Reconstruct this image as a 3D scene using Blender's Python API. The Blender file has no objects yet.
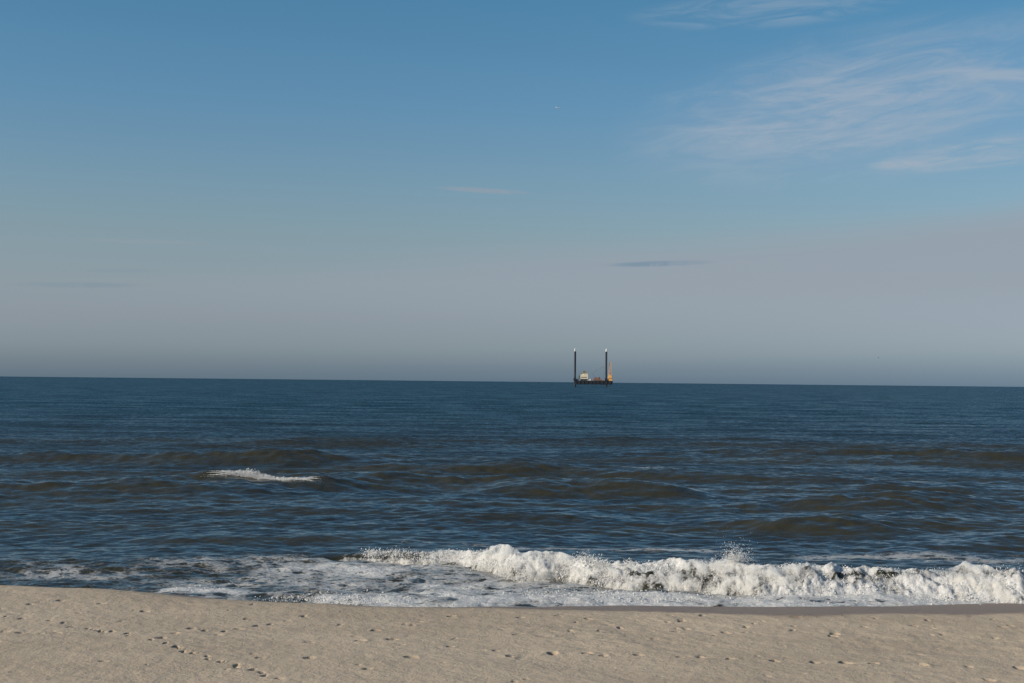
import bpy, math, random
import numpy as np
from mathutils import Matrix, Vector, Euler

R = math.radians
rng = np.random.default_rng(7)
random.seed(7)
SC = bpy.context.scene
COL = SC.collection

# ------------------------------------------------------------------ camera
W, H, LENS = 1024, 683, 50.0
FPX = LENS / 36.0 * W
CAM_H = 6.0
PITCH, ROLL = 1.611, 0.585
cd = bpy.data.cameras.new('camera')
cam = bpy.data.objects.new('camera', cd)
COL.objects.link(cam)
cd.lens = LENS
cd.sensor_width = 36
cd.clip_start = 0.5
cd.clip_end = 200000
CROT = Euler((R(90 + PITCH), 0, 0)).to_matrix() @ Matrix.Rotation(R(ROLL), 3, 'Z')
cam.matrix_world = Matrix.Translation((0, 0, CAM_H)) @ CROT.to_4x4()
SC.camera = cam

# ------------------------------------------------------------------ light
SUN_EL = 25.0
SUN_AZ = 250.0          # compass style, 0 = +Y (out to sea), clockwise: behind the viewer, to the left
SKY_STRENGTH = 0.08
SUN_STRENGTH = 4.5
EXPOSURE = 0.24
SC.view_settings.view_transform = 'Standard'
SC.view_settings.look = 'None'
SC.view_settings.exposure = EXPOSURE
SC.view_settings.gamma = 1.0
SC.view_settings.use_curve_mapping = False
SC.cycles.max_bounces = 14
SC.cycles.diffuse_bounces = 8
SC.cycles.transmission_bounces = 8
SC.cycles.volume_bounces = 10
SC.cycles.volume_step_rate = 1.0
SC.cycles.volume_max_steps = 256

sd = bpy.data.lights.new('sun', 'SUN')
sd.energy = SUN_STRENGTH
sd.angle = R(0.5)
sd.color = (1.0, 0.87, 0.72)
sun = bpy.data.objects.new('sun', sd)
COL.objects.link(sun)
to_sun = Vector((math.sin(R(SUN_AZ)) * math.cos(R(SUN_EL)), math.cos(R(SUN_AZ)) * math.cos(R(SUN_EL)), math.sin(R(SUN_EL))))
sun.rotation_euler = to_sun.to_track_quat('Z', 'Y').to_euler()
sun.location = (-20, -20, 40)


class G:
    """small helper for node trees"""
    def __init__(s, tree):
        s.t = tree
        tree.nodes.clear()

    def n(s, typ, ins=None, **props):
        nd = s.t.nodes.new(typ)
        for k, v in props.items():
            setattr(nd, k, v)
        for k, v in (ins or {}).items():
            s.put(nd.inputs[k], v)
        return nd

    def put(s, sock, v):
        if isinstance(v, bpy.types.NodeSocket):
            s.t.links.new(v, sock)
        else:
            sock.default_value = v

    def m(s, op, a, b=0.0, c=0.0, clamp=False):
        nd = s.t.nodes.new('ShaderNodeMath')
        nd.operation = op
        nd.use_clamp = clamp
        for i, v in enumerate((a, b, c)):
            s.put(nd.inputs[i], v)
        return nd.outputs[0]

    def smooth(s, x, a, b, lo=0.0, hi=1.0):
        nd = s.t.nodes.new('ShaderNodeMapRange')
        nd.interpolation_type = 'SMOOTHSTEP'
        for k, v in (('Value', x), ('From Min', a), ('From Max', b), ('To Min', lo), ('To Max', hi)):
            s.put(nd.inputs[k], v)
        return nd.outputs['Result']

    def lin(s, x, a, b, lo=0.0, hi=1.0):
        nd = s.t.nodes.new('ShaderNodeMapRange')
        for k, v in (('Value', x), ('From Min', a), ('From Max', b), ('To Min', lo), ('To Max', hi)):
            s.put(nd.inputs[k], v)
        return nd.outputs['Result']

    def mix(s, f, a, b, blend='MIX'):
        nd = s.t.nodes.new('ShaderNodeMix')
        nd.data_type = 'RGBA'
        nd.blend_type = blend
        s.put(nd.inputs[0], f)
        for sock, v in ((nd.inputs[6], a), (nd.inputs[7], b)):
            s.put(sock, v if isinstance(v, bpy.types.NodeSocket) else (*v[:3], 1.0))
        return nd.outputs[2]

    def xyz(s, x, y, z=0.0):
        nd = s.t.nodes.new('ShaderNodeCombineXYZ')
        for i, v in enumerate((x, y, z)):
            s.put(nd.inputs[i], v)
        return nd.outputs[0]

    def noise(s, vec, scale, detail=4.0, rough=0.55, dist=0.0, out='Fac'):
        nd = s.n('ShaderNodeTexNoise', {'Scale': scale, 'Detail': detail, 'Roughness': rough, 'Distortion': dist})
        s.put(nd.inputs['Vector'], vec)
        return nd.outputs[out]


# ------------------------------------------------------------------ sky
def build_world():
    w = bpy.data.worlds.new('World')
    SC.world = w
    w.use_nodes = True
    g = G(w.node_tree)
    sky = g.n('ShaderNodeTexSky', sky_type='NISHITA')
    sky.sun_disc = False
    sky.sun_elevation = R(SUN_EL)
    sky.sun_rotation = R(SUN_AZ)
    sky.altitude = 0
    sky.air_density = 1.0
    sky.dust_density = 1.0
    sky.ozone_density = 2.0
    tc = g.n('ShaderNodeTexCoord')
    sp = g.n('ShaderNodeSeparateXYZ', {'Vector': tc.outputs['Generated']})
    x, y, z = sp.outputs
    el = g.m('MULTIPLY', g.m('ARCSINE', z), 57.29578)          # degrees above the horizon
    az = g.m('MULTIPLY', g.m('ARCTAN2', x, y), 57.29578)       # degrees right of straight out to sea
    col = sky.outputs[0]
    # overall tint of the clear air
    ramp = g.n('ShaderNodeValToRGB')
    g.put(ramp.inputs[0], g.lin(el, 0.0, 20.0))
    cr = ramp.color_ramp
    for i, (p, c) in enumerate(SKY_TINT):
        e = cr.elements[i] if i < 2 else cr.elements.new(p)
        e.position = p
        e.color = (*c, 1)
    col = g.mix(1.0, col, ramp.outputs[0], 'MULTIPLY')
    # thin stratus veil above the horizon, its upper edge climbing to the right
    wv = g.noise(g.xyz(g.m('MULTIPLY', az, 0.05), g.m('MULTIPLY', el, 0.35)), 1.0, 4, 0.5)
    edge = g.m('ADD', g.lin(az, -20, 20, 3.3, 6.6), g.m('MULTIPLY', g.m('SUBTRACT', wv, 0.5), 2.0))
    d = g.m('SUBTRACT', edge, el)
    veil = g.m('MULTIPLY', g.smooth(d, -0.9, 0.9), g.lin(az, -18, 8, 0.30, 0.80))
    veil = g.m('MULTIPLY', veil, g.smooth(el, 1.6, 4.2, 0.0, 1.0))
    col = g.mix(veil, col, VEIL)

    # cirrus
    def wisp(ca, ce, ra, re, slope, sx, sy, amt, lo, hi, seed, colour, base=0.0):
        nonlocal col
        da = g.m('SUBTRACT', az, ca)
        de = g.m('SUBTRACT', g.m('SUBTRACT', el, ce), g.m('MULTIPLY', da, slope))
        r2 = g.m('ADD', g.m('POWER', g.m('ABSOLUTE', g.m('DIVIDE', da, ra)), 2.0),
                 g.m('POWER', g.m('ABSOLUTE', g.m('DIVIDE', de, re)), 2.0))
        mask = g.smooth(r2, 0.1, 1.0, 1.0, 0.0)
        v = g.xyz(g.m('MULTIPLY', da, sx), g.m('MULTIPLY', de, sy), seed)
        nz = g.noise(v, 1.0, 8, 0.62, 1.3)
        f = g.m('MULTIPLY', g.m('MULTIPLY', mask, g.m('ADD', g.smooth(nz, lo, hi), base)), amt)
        col = g.mix(g.m('MINIMUM', f, 1.0), col, colour)
    # (azimuth, elevation, half width, half height, slope, noise scales, strength, noise range, seed)
    wisp(14.2, 10.9, 11.0, 3.4, 0.13, 0.20, 1.0, 0.60, 0.36, 0.76, 3.1, CIRRUS, 0.22)
    wisp(13.0, 10.4, 7.0, 1.9, 0.11, 0.30, 1.9, 0.50, 0.36, 0.68, 9.3, CIRRUS, 0.10)
    wisp(19.3, 11.75, 2.6, 0.32, -0.12, 0.3, 1.6, 0.45, 0.25, 0.6, 5.7, CIRRUS, 0.15)
    wisp(18.5, 8.9, 5.0, 0.75, 0.10, 0.35, 2.4, 0.60, 0.35, 0.68, 1.9, CIRRUS, 0.1)
    wisp(15.2, 8.55, 1.4, 0.22, 0.0, 0.5, 2.5, 0.60, 0.2, 0.6, 7.7, CIRRUS, 0.1)
    wisp(10.0, 14.6, 6.0, 0.8, 0.03, 0.25, 1.6, 0.35, 0.35, 0.7, 11.2, CIRRUS)
    wisp(20.0, 15.3, 4.0, 0.9, -0.1, 0.25, 1.4, 0.45, 0.35, 0.7, 12.2, CIRRUS)
    wisp(-1.2, 7.66, 2.2, 0.13, -0.05, 0.5, 1.5, 0.55, 0.2, 0.6, 6.1, VEIL, 0.1)
    wisp(-14.5, 5.3, 3.0, 0.12, 0.0, 0.5, 1.5, 0.35, 0.2, 0.6, 2.1, VEIL)
    # small flat dark cloud, and fainter streaks far left
    wisp(5.9, 4.78, 2.5, 0.14, 0.03, 0.6, 2.0, 0.50, 0.20, 0.65, 4.4, DARKCLOUD, 0.1)
    wisp(-17.0, 3.55, 3.0, 0.14, 0.02, 0.5, 2.0, 0.22, 0.2, 0.6, 8.8, DARKCLOUD)
    wisp(-15.5, 4.15, 1.6, 0.10, 0.02, 0.5, 2.0, 0.16, 0.2, 0.6, 9.8, DARKCLOUD)
    bg = g.n('ShaderNodeBackground', {'Color': col, 'Strength': SKY_STRENGTH})
    out = g.n('ShaderNodeOutputWorld', {'Surface': bg.outputs[0]})


K = 0.115 / (SKY_STRENGTH * 2 ** EXPOSURE)
SKY_TINT = [(e / 20, tuple(v * K for v in c)) for e, c in (
    (0.04, (.50, .71, 1.18)), (20.0, (.38, .72, .83)), (0.52, (.51, .69, 1.11)), (1.29, (.58, .705, 1.05)), (2.5, (.62, .655, .90)),
    (3.7, (.67, .675, .81)), (5.7, (.68, .71, .745)), (7.7, (.64, .745, .79)), (11.2, (.515, .755, .86)), (15.0, (.42, .755, .85)))]


def sky_col(r, gr, b):
    """display colour -> sky radiance before the background strength"""
    f = SKY_STRENGTH * 2 ** EXPOSURE
    return tuple(((v / 255 + .055) / 1.055) ** 2.4 / f for v in (r, gr, b))


VEIL = sky_col(150, 159, 170)
CIRRUS = sky_col(161, 175, 190)
DARKCLOUD = sky_col(103, 134, 158)
build_world()


# ------------------------------------------------------------------ helpers
def ray(px, py):
    v = CROT @ Vector(((px - W / 2) / FPX, -(py - H / 2) / FPX, -1.0))
    return v


def at_z(px, py, z=0.0):
    v = ray(px, py)
    t = (z - CAM_H) / v.z
    return v.x * t, v.y * t


def at_y(px, py, y):
    v = ray(px, py)
    t = y / v.y
    return Vector((v.x * t, y, CAM_H + v.z * t))


def tag(o, label=None, cat=None, group=None, kind=None):
    for k, v in (('label', label), ('category', cat), ('group', group), ('kind', kind)):
        if v:
            o[k] = v
    return o


def np_mesh(name, verts, faces, mat, smooth=True, attrs=None, parent=None):
    me = bpy.data.meshes.new(name)
    nv, nf, k = len(verts), len(faces), faces.shape[1]
    me.vertices.add(nv)
    me.vertices.foreach_set('co', np.ascontiguousarray(verts, dtype=np.float32).ravel())
    me.loops.add(nf * k)
    me.loops.foreach_set('vertex_index', np.ascontiguousarray(faces, dtype=np.int32).ravel())
    me.polygons.add(nf)
    me.polygons.foreach_set('loop_start', np.arange(0, nf * k, k, dtype=np.int32))
    me.polygons.foreach_set('use_smooth', np.full(nf, smooth, dtype=bool))
    me.update(calc_edges=True)
    for an, av in (attrs or {}).items():
        a = me.attributes.new(an, 'FLOAT', 'POINT')
        a.data.foreach_set('value', np.ascontiguousarray(av, dtype=np.float32).ravel())
    me.materials.append(mat)
    o = bpy.data.objects.new(name, me)
    COL.objects.link(o)
    if parent:
        o.parent = parent
    return o


def grid_faces(nr, nc):
    i = np.arange(nr - 1)[:, None] * nc + np.arange(nc - 1)[None, :]
    return np.stack([i, i + 1, i + nc + 1, i + nc], -1).reshape(-1, 4)


def sstep(a, b, x):
    t = np.clip((x - a) / (b - a), 0, 1)
    return t * t * (3 - 2 * t)


def patch(L, N, lmin, lmax, power, spread, rms, seed):
    """periodic random wave field travelling towards -Y"""
    r = np.random.default_rng(seed)
    f = np.fft.fftfreq(N, d=L / N)
    kx, ky = np.meshgrid(f, f)
    k = np.hypot(kx, ky)
    k[0, 0] = 1e9
    lam = 1.0 / k
    c = np.abs(ky) / k
    amp = k ** (-power) * (c ** spread + 0.04) * sstep(lmin * .7, lmin, lam) * (1 - sstep(lmax, lmax * 1.4, lam))
    sp = amp * (r.normal(size=k.shape) + 1j * r.normal(size=k.shape))
    h = np.fft.ifft2(sp).real
    h *= rms / h.std()
    return h, L


def sample(p, x, y):
    h, L = p
    N = h.shape[0]
    u = (x / L * N) % N
    v = (y / L * N) % N
    i = np.floor(u).astype(np.int64)
    j = np.floor(v).astype(np.int64)
    fu, fv = u - i, v - j
    i %= N; j %= N
    i1, j1 = (i + 1) % N, (j + 1) % N
    return (h[j, i] * (1 - fu) + h[j, i1] * fu) * (1 - fv) + (h[j1, i] * (1 - fu) + h[j1, i1] * fu) * fv


def line_at(pts, z, x):
    """picture line lying at height z -> offshore distance for every world x"""
    w = sorted(at_z(a, b, z) for a, b in pts)
    return np.interp(x, [p[0] for p in w], [p[1] for p in w])


# turbulence fields reused all over (isotropic)
T_small = patch(16.0, 512, 0.08, 1.2, 1.6, 0.0, 1.0, 21)
T_mid = patch(41.0, 512, 0.4, 6.0, 1.8, 0.0, 1.0, 22)
T_big = patch(160.0, 512, 4.0, 50.0, 2.0, 0.0, 1.0, 23)


# ------------------------------------------------------------------ materials
def new_mat(name):
    m = bpy.data.materials.new(name)
    m.use_nodes = True
    return m, G(m.node_tree)


def mat_sand():
    m, g = new_mat('sand')
    geo = g.n('ShaderNodeNewGeometry')
    P = geo.outputs['Position']
    wet = g.n('ShaderNodeAttribute', attribute_name='wet').outputs['Fac']
    loose = g.n('ShaderNodeAttribute', attribute_name='loose').outputs['Fac']
    big = g.noise(g.n('ShaderNodeMapping', {'Vector': P, 'Scale': (0.35, 1.0, 1.0)}).outputs[0], 0.45, 4, 0.55)
    mid = g.noise(P, 5.0, 5, 0.6)
    fine = g.noise(P, 60.0, 3, 0.7)
    c = g.mix(g.smooth(big, 0.3, 0.7), (0.365, 0.294, 0.217), (0.460, 0.375, 0.279))
    c = g.mix(g.m('MULTIPLY', g.smooth(mid, 0.40, 0.75), 0.35), c, (0.42, 0.35, 0.27))
    c = g.mix(g.m('MULTIPLY', loose, 0.08), c, (0.46, 0.385, 0.29))
    c = g.mix(g.smooth(fine, 0.56, 0.76), c, (0.17, 0.135, 0.10))
    c = g.mix(g.m('MULTIPLY', g.smooth(fine, 0.44, 0.28), 0.5), c, (0.50, 0.43, 0.34))
    pit_shade = g.n('ShaderNodeAttribute', attribute_name='pit_shade').outputs['Fac']
    c = g.mix(g.m('MULTIPLY', pit_shade, 0.6), c, (0.20, 0.150, 0.108))  # footprint hollows darkened: shade painted into the sand colour
    c = g.mix(wet, c, (0.215, 0.160, 0.122))
    b1 = g.n('ShaderNodeBump', {'Strength': 0.55, 'Distance': 0.03, 'Height': g.noise(P, 22.0, 4, 0.65)})
    b2 = g.n('ShaderNodeBump', {'Strength': 0.4, 'Distance': 0.10, 'Height': g.noise(P, 4.0, 4, 0.6), 'Normal': b1.outputs[0]})
    bs = g.n('ShaderNodeBsdfPrincipled', {'Base Color': c, 'Roughness': g.lin(wet, 0, 1, 0.95, 0.5), 'Normal': b2.outputs[0], 'Specular IOR Level': 0.2})
    g.n('ShaderNodeOutputMaterial', {'Surface': bs.outputs[0]})
    return m


def mat_sea():
    m, g = new_mat('sea_water')
    geo = g.n('ShaderNodeNewGeometry')
    P, N = geo.outputs['Position'], geo.outputs['Normal']
    sp = g.n('ShaderNodeSeparateXYZ', {'Vector': P})
    X, Y = sp.outputs[0], sp.outputs[1]
    foam = g.n('ShaderNodeAttribute', attribute_name='foam').outputs['Fac']
    silt = g.n('ShaderNodeAttribute', attribute_name='silt').outputs['Fac']
    # foam lace
    P2 = g.xyz(g.m('MULTIPLY', X, 0.75), Y)
    wob = g.n('ShaderNodeMix', data_type='VECTOR')
    warpc = g.noise(P2, 1.6, 4, 0.6, out='Color')
    wv = g.n('ShaderNodeVectorMath', {0: warpc, 1: (0.5, 0.5, 0.5)}, operation='SUBTRACT')
    wv = g.n('ShaderNodeVectorMath', {0: wv.outputs[0], 'Scale': 0.9}, operation='SCALE')
    PW = g.n('ShaderNodeVectorMath', {0: P2, 1: wv.outputs[0]}, operation='ADD').outputs[0]
    vo = g.n('ShaderNodeTexVoronoi', {'Vector': PW, 'Scale': 1.7}, feature='DISTANCE_TO_EDGE')
    vo2 = g.n('ShaderNodeTexVoronoi', {'Vector': PW, 'Scale': 5.5}, feature='DISTANCE_TO_EDGE')
    lace = g.m('SUBTRACT', 1.0, g.m('MULTIPLY', g.m('MINIMUM', vo.outputs['Distance'], 0.45), 1.7))
    lace2 = g.m('SUBTRACT', 1.0, g.m('MULTIPLY', g.m('MINIMUM', vo2.outputs['Distance'], 0.45), 1.7))
    fb = g.noise(PW, 0.9, 6, 0.62)
    ff = g.noise(P2, 14.0, 4, 0.7)
    nz = g.m('ADD', g.m('ADD', g.m('MULTIPLY', lace, 0.34), g.m('MULTIPLY', lace2, 0.22)),
             g.m('ADD', g.m('MULTIPLY', fb, 0.30), g.m('MULTIPLY', ff, 0.20)))
    lo = g.m('SUBTRACT', 0.80, g.m('MULTIPLY', foam, 0.46))
    mask = g.smooth(nz, lo, g.m('ADD', lo, 0.17))
    mask = g.m('MULTIPLY', mask, g.smooth(foam, 0.02, 0.12))
    mask = g.m('MULTIPLY', mask, g.lin(g.m('MINIMUM', foam, 0.75), 0.28, 0.75, 0.26, 1.0))
    # slopes of the wavelets too small for the mesh (world space, growing where the mesh gets coarse)
    far = g.smooth(Y, 38, 130)
    s1 = g.noise(g.xyz(g.m('MULTIPLY', X, 0.6), Y), 2.2, 5, 0.66, out='Color')
    s2 = g.noise(g.xyz(g.m('MULTIPLY', X, 0.5), Y), 0.16, 4, 0.6, out='Color')
    a1 = g.n('ShaderNodeVectorMath', {0: s1, 1: (0.5, 0.5, 0.5)}, operation='SUBTRACT').outputs[0]
    a2 = g.n('ShaderNodeVectorMath', {0: s2, 1: (0.5, 0.5, 0.5)}, operation='SUBTRACT').outputs[0]
    a1 = g.n('ShaderNodeVectorMath', {0: a1, 'Scale': g.lin(far, 0, 1, 0.6, FAR_SLOPE)}, operation='SCALE').outputs[0]
    a2 = g.n('ShaderNodeVectorMath', {0: a2, 'Scale': g.lin(far, 0, 1, 0.10, 0.45)}, operation='SCALE').outputs[0]
    ad = g.n('ShaderNodeVectorMath', {0: a1, 1: a2}, operation='ADD').outputs[0]
    ad = g.n('ShaderNodeVectorMath', {0: ad, 1: (1, 1, 0)}, operation='MULTIPLY').outputs[0]
    ad = g.n('ShaderNodeVectorMath', {0: ad, 1: g.xyz(0.0, g.lin(far, 0, 1, -0.08, -FAR_BIAS))}, operation='ADD').outputs[0]
    nn = g.n('ShaderNodeVectorMath', {0: N, 1: ad}, operation='ADD').outputs[0]
    nn = g.n('ShaderNodeVectorMath', {0: nn}, operation='NORMALIZE').outputs[0]
    # water body: silty by the shore, blue-green outside
    off = g.smooth(Y, 55, 320)
    body = g.mix(off, SILT_NEAR, SEA_FAR)
    body = g.mix(silt, body, SILT_WAVE)
    wat = g.n('ShaderNodeBsdfPrincipled', {'Base Color': body, 'Roughness': g.lin(far, 0, 1, 0.12, 0.22), 'IOR': 1.333, 'Normal': nn})
    fcol = g.mix(g.smooth(ff, 0.35, 0.65), (0.50, 0.50, 0.49), (0.66, 0.65, 0.64))
    fbmp = g.n('ShaderNodeBump', {'Strength': 0.7, 'Distance': 0.06, 'Height': g.m('ADD', ff, g.m('MULTIPLY', nz, 1.5))})
    fo = g.n('ShaderNodeBsdfPrincipled', {'Base Color': fcol, 'Roughness': 0.7, 'Normal': fbmp.outputs[0], 'Specular IOR Level': 0.2})
    mx = g.n('ShaderNodeMixShader', {0: g.m('MULTIPLY', mask, 0.93), 1: wat.outputs[0], 2: fo.outputs[0]})
    g.n('ShaderNodeOutputMaterial', {'Surface': mx.outputs[0]})
    return m


FAR_SLOPE = 0.9
FAR_BIAS = 0.19
SILT_NEAR = (0.020, 0.022, 0.019)
SILT_WAVE = (0.034, 0.031, 0.017)
SEA_FAR = (0.008, 0.0175, 0.0155)


def mat_spray():
    m, g = new_mat('white_spray')
    d = g.n('ShaderNodeBsdfDiffuse', {'Color': (0.86, 0.85, 0.83, 1)})
    t = g.n('ShaderNodeBsdfTranslucent', {'Color': (0.90, 0.90, 0.90, 1)})
    mx = g.n('ShaderNodeMixShader', {0: 0.5, 1: d.outputs[0], 2: t.outputs[0]})
    g.n('ShaderNodeOutputMaterial', {'Surface': mx.outputs[0]})
    return m


def mat_mist():
    m, g = new_mat('aerated_foam')
    P = g.n('ShaderNodeNewGeometry').outputs['Position']
    a = g.noise(P, 1.5, 3, 0.5)
    b = g.noise(g.n('ShaderNodeMapping', {'Vector': P, 'Scale': (1.1, 1.0, 0.40)}).outputs[0], 4.5, 4, 0.6, 0.6)
    c = g.noise(P, 17.0, 3, 0.65, 0.4)
    mixn = g.m('ADD', g.m('ADD', g.m('MULTIPLY', a, 0.34), g.m('MULTIPLY', b, 0.38)), g.m('MULTIPLY', c, 0.28))
    d = g.smooth(mixn, 0.476, 0.605)
    v = g.n('ShaderNodeVolumePrincipled', {'Color': (0.958, 0.950, 0.932, 1), 'Density': g.m('MULTIPLY', d, 75.0), 'Anisotropy': 0.2})
    g.n('ShaderNodeOutputMaterial', {'Volume': v.outputs[0]})
    return m


def mat_paint(name, c, rough=0.5, dirt=0.25, rust=None, metal=0.0):
    m, g = new_mat(name)
    tc = g.n('ShaderNodeTexCoord').outputs['Object']
    a = g.noise(tc, 0.35, 4, 0.6)
    s = g.noise(g.n('ShaderNodeMapping', {'Vector': tc, 'Scale': (1.2, 1.2, 0.12)}).outputs[0], 1.0, 4, 0.6)
    col = g.mix(g.m('MULTIPLY', g.smooth(a, 0.4, 0.75), dirt), c, tuple(v * 0.45 for v in c))
    if rust:
        col = g.mix(g.m('MULTIPLY', g.smooth(s, 0.55, 0.75), 0.6), col, rust)
    b = g.n('ShaderNodeBsdfPrincipled', {'Base Color': col, 'Roughness': rough, 'Metallic': metal})
    g.n('ShaderNodeOutputMaterial', {'Surface': b.outputs[0]})
    return m


# ------------------------------------------------------------------ beach
CREST = [(0, 584), (60, 586), (110, 588), (170, 593), (235, 597), (300, 600), (360, 602.5), (420, 604.5), (500, 606), (600, 608.5), (700, 611), (800, 613), (1024, 613.5)]


def crest_z(x):
    return np.interp(x, [-14, -9, -4, 1, 6, 14], [1.30, 1.22, 1.12, 1.06, 0.97, 0.95])


_cw = []
for a, b in CREST:
    z = 1.1
    for _ in range(6):
        xw, yw = at_z(a, b, z)
        z = float(crest_z(xw))
    _cw.append((xw, yw))
CW = np.array(sorted(_cw))


def sand_z(x, y):
    yc = np.interp(x, CW[:, 0], CW[:, 1])
    zc = crest_z(x)
    slope = np.interp(x, [-14, -4, 0, 3, 6, 14], [0.19, 0.19, 0.175, 0.155, 0.140, 0.138])
    d = y - yc - 0.12 * sample(T_mid, x * 0.5, np.full_like(x, 5.0))
    w = 0.5
    soft = np.where(d > 8 * w, d, w * np.log1p(np.exp(np.clip(d / w, -40, 40))))   # soft hinge
    z = zc - slope * np.maximum(soft - w * 0.69, 0)
    z = z - 0.006 * np.clip(-d, 0, 30)
    return z, d


def build_sand():
    xs_in = np.arange(-13.5, 13.5, 0.022)
    st = 0.022 * 1.05 ** np.arange(1, 120)
    st = np.cumsum(np.minimum(st, 8.0))
    st = st[st < 400]
    xs = np.concatenate([xs_in[0] - st[::-1], xs_in, xs_in[-1] + st])
    ys_in = np.arange(19.5, 36.0, 0.036)
    ys_lo = 19.5 - np.cumsum(np.minimum(0.04 * 1.08 ** np.arange(1, 90), 4.0))
    ys_lo = ys_lo[ys_lo > -60][::-1]
    ys_hi = 36.0 + np.cumsum(np.minimum(0.04 * 1.08 ** np.arange(1, 50), 3.0))
    ys_hi = ys_hi[ys_hi < 75]
    ys = np.concatenate([ys_lo, ys_in, ys_hi])
    X, Y = np.meshgrid(xs, ys)
    Z, D = sand_z(X, Y)
    near = (1 - sstep(13.5, 20, np.abs(X))) * sstep(8, 18, Y)
    dry = 1 - sstep(0.3, 2.0, D)
    Z += 0.007 * sample(T_mid, X, Y) * (0.3 + 0.7 * dry) + 0.03 * sample(T_big, X, Y * 2)
    Z += 0.002 * sample(T_small, X, Y) * near * dry
    rough_zone = np.clip(sample(T_mid, X * 0.35 + 11, Y * 0.7), 0, 2) * dry * near
    Z += 0.004 * rough_zone * sample(T_small, X * 0.6 + 3, Y * 0.8)
    loose = np.zeros_like(Z)
    pit_shade = np.zeros_like(Z)

    def local(cx, cy, r):
        i0, i1 = np.searchsorted(xs, [cx - r, cx + r])
        j0, j1 = np.searchsorted(ys, [cy - r, cy + r])
        return slice(j0, j1), slice(i0, i1)

    def pit(cx, cy, L, Wd, depth, ang, rim=0.45, scuff=0.3):
        s = local(cx, cy, L * 3 + 0.15)
        depth *= 0.85
        L *= 0.72
        Wd *= 0.9
        if Z[s].size == 0:
            return
        dx, dy = X[s] - cx, Y[s] - cy
        ca, sa = math.cos(ang), math.sin(ang)
        u = (dx * ca + dy * sa) / L
        v = (-dx * sa + dy * ca) / Wd
        v = np.where(v > 0, v / 1.5, v)
        ww = 0.22 * sample(T_small, X[s] * 1.3 + 5, Y[s] * 1.3)
        r = np.sqrt(u * u + v * v) * (1 + ww)
        hole = -1.35 * depth * (1 - sstep(0.55, 1.0, r))
        rr = 0.08 * rim * depth * np.exp(-((r - 1.35) / 0.35) ** 2) * (1.0 + 0.8 * np.clip(u, -1, 1.4))
        lumps = 0.35 * scuff * depth * np.exp(-(r / 2.2) ** 2) * sample(T_small, X[s] * 1.1 + cx, Y[s])
        Z[s] += hole + rr + lumps
        pit_shade[s] = np.maximum(pit_shade[s], (1 - sstep(0.6, 1.3, r)) * min(1, depth / 0.035))  # mask for the painted shade, covers the hollow and its walls
        loose[s] = np.maximum(loose[s], np.exp(-((r - 1.3) / 0.8) ** 2))

    def P(px, py):
        return at_z(px, py, 1.05)

    # animal track running down the left: little bunches of paw prints
    bunch = [(7, 621), (20, 622), (51, 624), (61, 626), (71, 630), (85, 631), (95, 632), (101, 634), (113, 633), (127, 636), (129, 639),
             (152, 644), (166, 648), (178, 651), (183, 656), (195, 658), (205, 660), (208, 663), (222, 666), (236, 668), (239, 671), (252, 674), (262, 676), (267, 679), (280, 683)]
    for a, b in bunch:
        for k in range(2 if a < 152 else 3):
            cx, cy = P(a + random.uniform(-3.0, 3.0), b + random.uniform(-0.8, 0.8))
            pit(cx, cy, random.uniform(.045, .065), random.uniform(.05, .075), random.uniform(.035, .06), random.uniform(-.5, .5), 0.4, 0.2)
    # people walking along the berm
    walk = [(361, 641), (402, 645), (450, 645), (496, 648), (510, 655), (552, 650), (588, 650), (604, 652), (638, 651), (681, 653), (701, 653), (730, 654),
            (774, 655), (816, 657), (845, 657), (873, 658), (923, 659), (969, 660), (1019, 660), (909, 680), (957, 677), (991, 673), (870, 683),
            (393, 639), (412, 658), (368, 672), (310, 643), (310, 661), (260, 661), (103, 667), (20, 637), (40, 638), (55, 637), (3, 636)]
    for a, b in walk:
        cx, cy = P(a, b)
        big = a > 480 and 645 < b < 683
        pit(cx, cy, random.uniform(.12, .16), random.uniform(.07, .09), random.uniform(.05, .08) * (1.0 if big else .6), random.uniform(-.2, .2), 0.5, 0.6)
    # second, fainter tracks nearer the water
    for a, b in [(191, 629), (205, 631), (224, 631), (238, 628), (255, 625), (270, 623), (287, 619), (303, 614), (160, 641), (175, 634), (683, 615), (747, 620), (943, 627),
                 (996, 631), (452, 612), (520, 613), (560, 611), (610, 619), (340, 622), (375, 628), (420, 618), (145, 612), (60, 604), (30, 608), (100, 606)]:
        cx, cy = P(a, b)
        pit(cx, cy, random.uniform(.08, .14), random.uniform(.06, .09), random.uniform(.03, .05), random.uniform(-.3, .3), 0.5, 0.6)
    # a scuffed strip by the wet edge on the right and a straggle of scuffs elsewhere
    for _ in range(30):
        cx, cy = P(random.uniform(560, 1030), random.gauss(622, 5))
        pit(cx, cy, random.uniform(.05, .12), random.uniform(.05, .10), random.uniform(.015, .04), random.uniform(-.5, .5), 0.6, 0.7)
    for _ in range(70):
        cx, cy = P(random.uniform(-40, 1064), random.uniform(596, 690))
        pit(cx, cy, random.uniform(.04, .14), random.uniform(.04, .10), random.uniform(.008, .028), random.uniform(-.6, .6), 0.6, 0.8)
    for _ in range(130):
        cx, cy = random.choice((-1, 1)) * random.uniform(13, 24), random.uniform(21, 31)
        pit(cx, cy, random.uniform(.08, .15), random.uniform(.07, .10), random.uniform(.02, .05), random.uniform(-.6, .6), 0.6, 0.8)

    wetline = np.interp(X, [-14, -6, 0, 3, 6, 14], [1.2, 1.0, 0.8, 0.35, 0.12, 0.12])
    wet = sstep(-0.25, 0.55, D - wetline + 0.25 * sample(T_mid, X, Y * 1.0))
    V = np.stack([X, Y, Z], -1).reshape(-1, 3)
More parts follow.
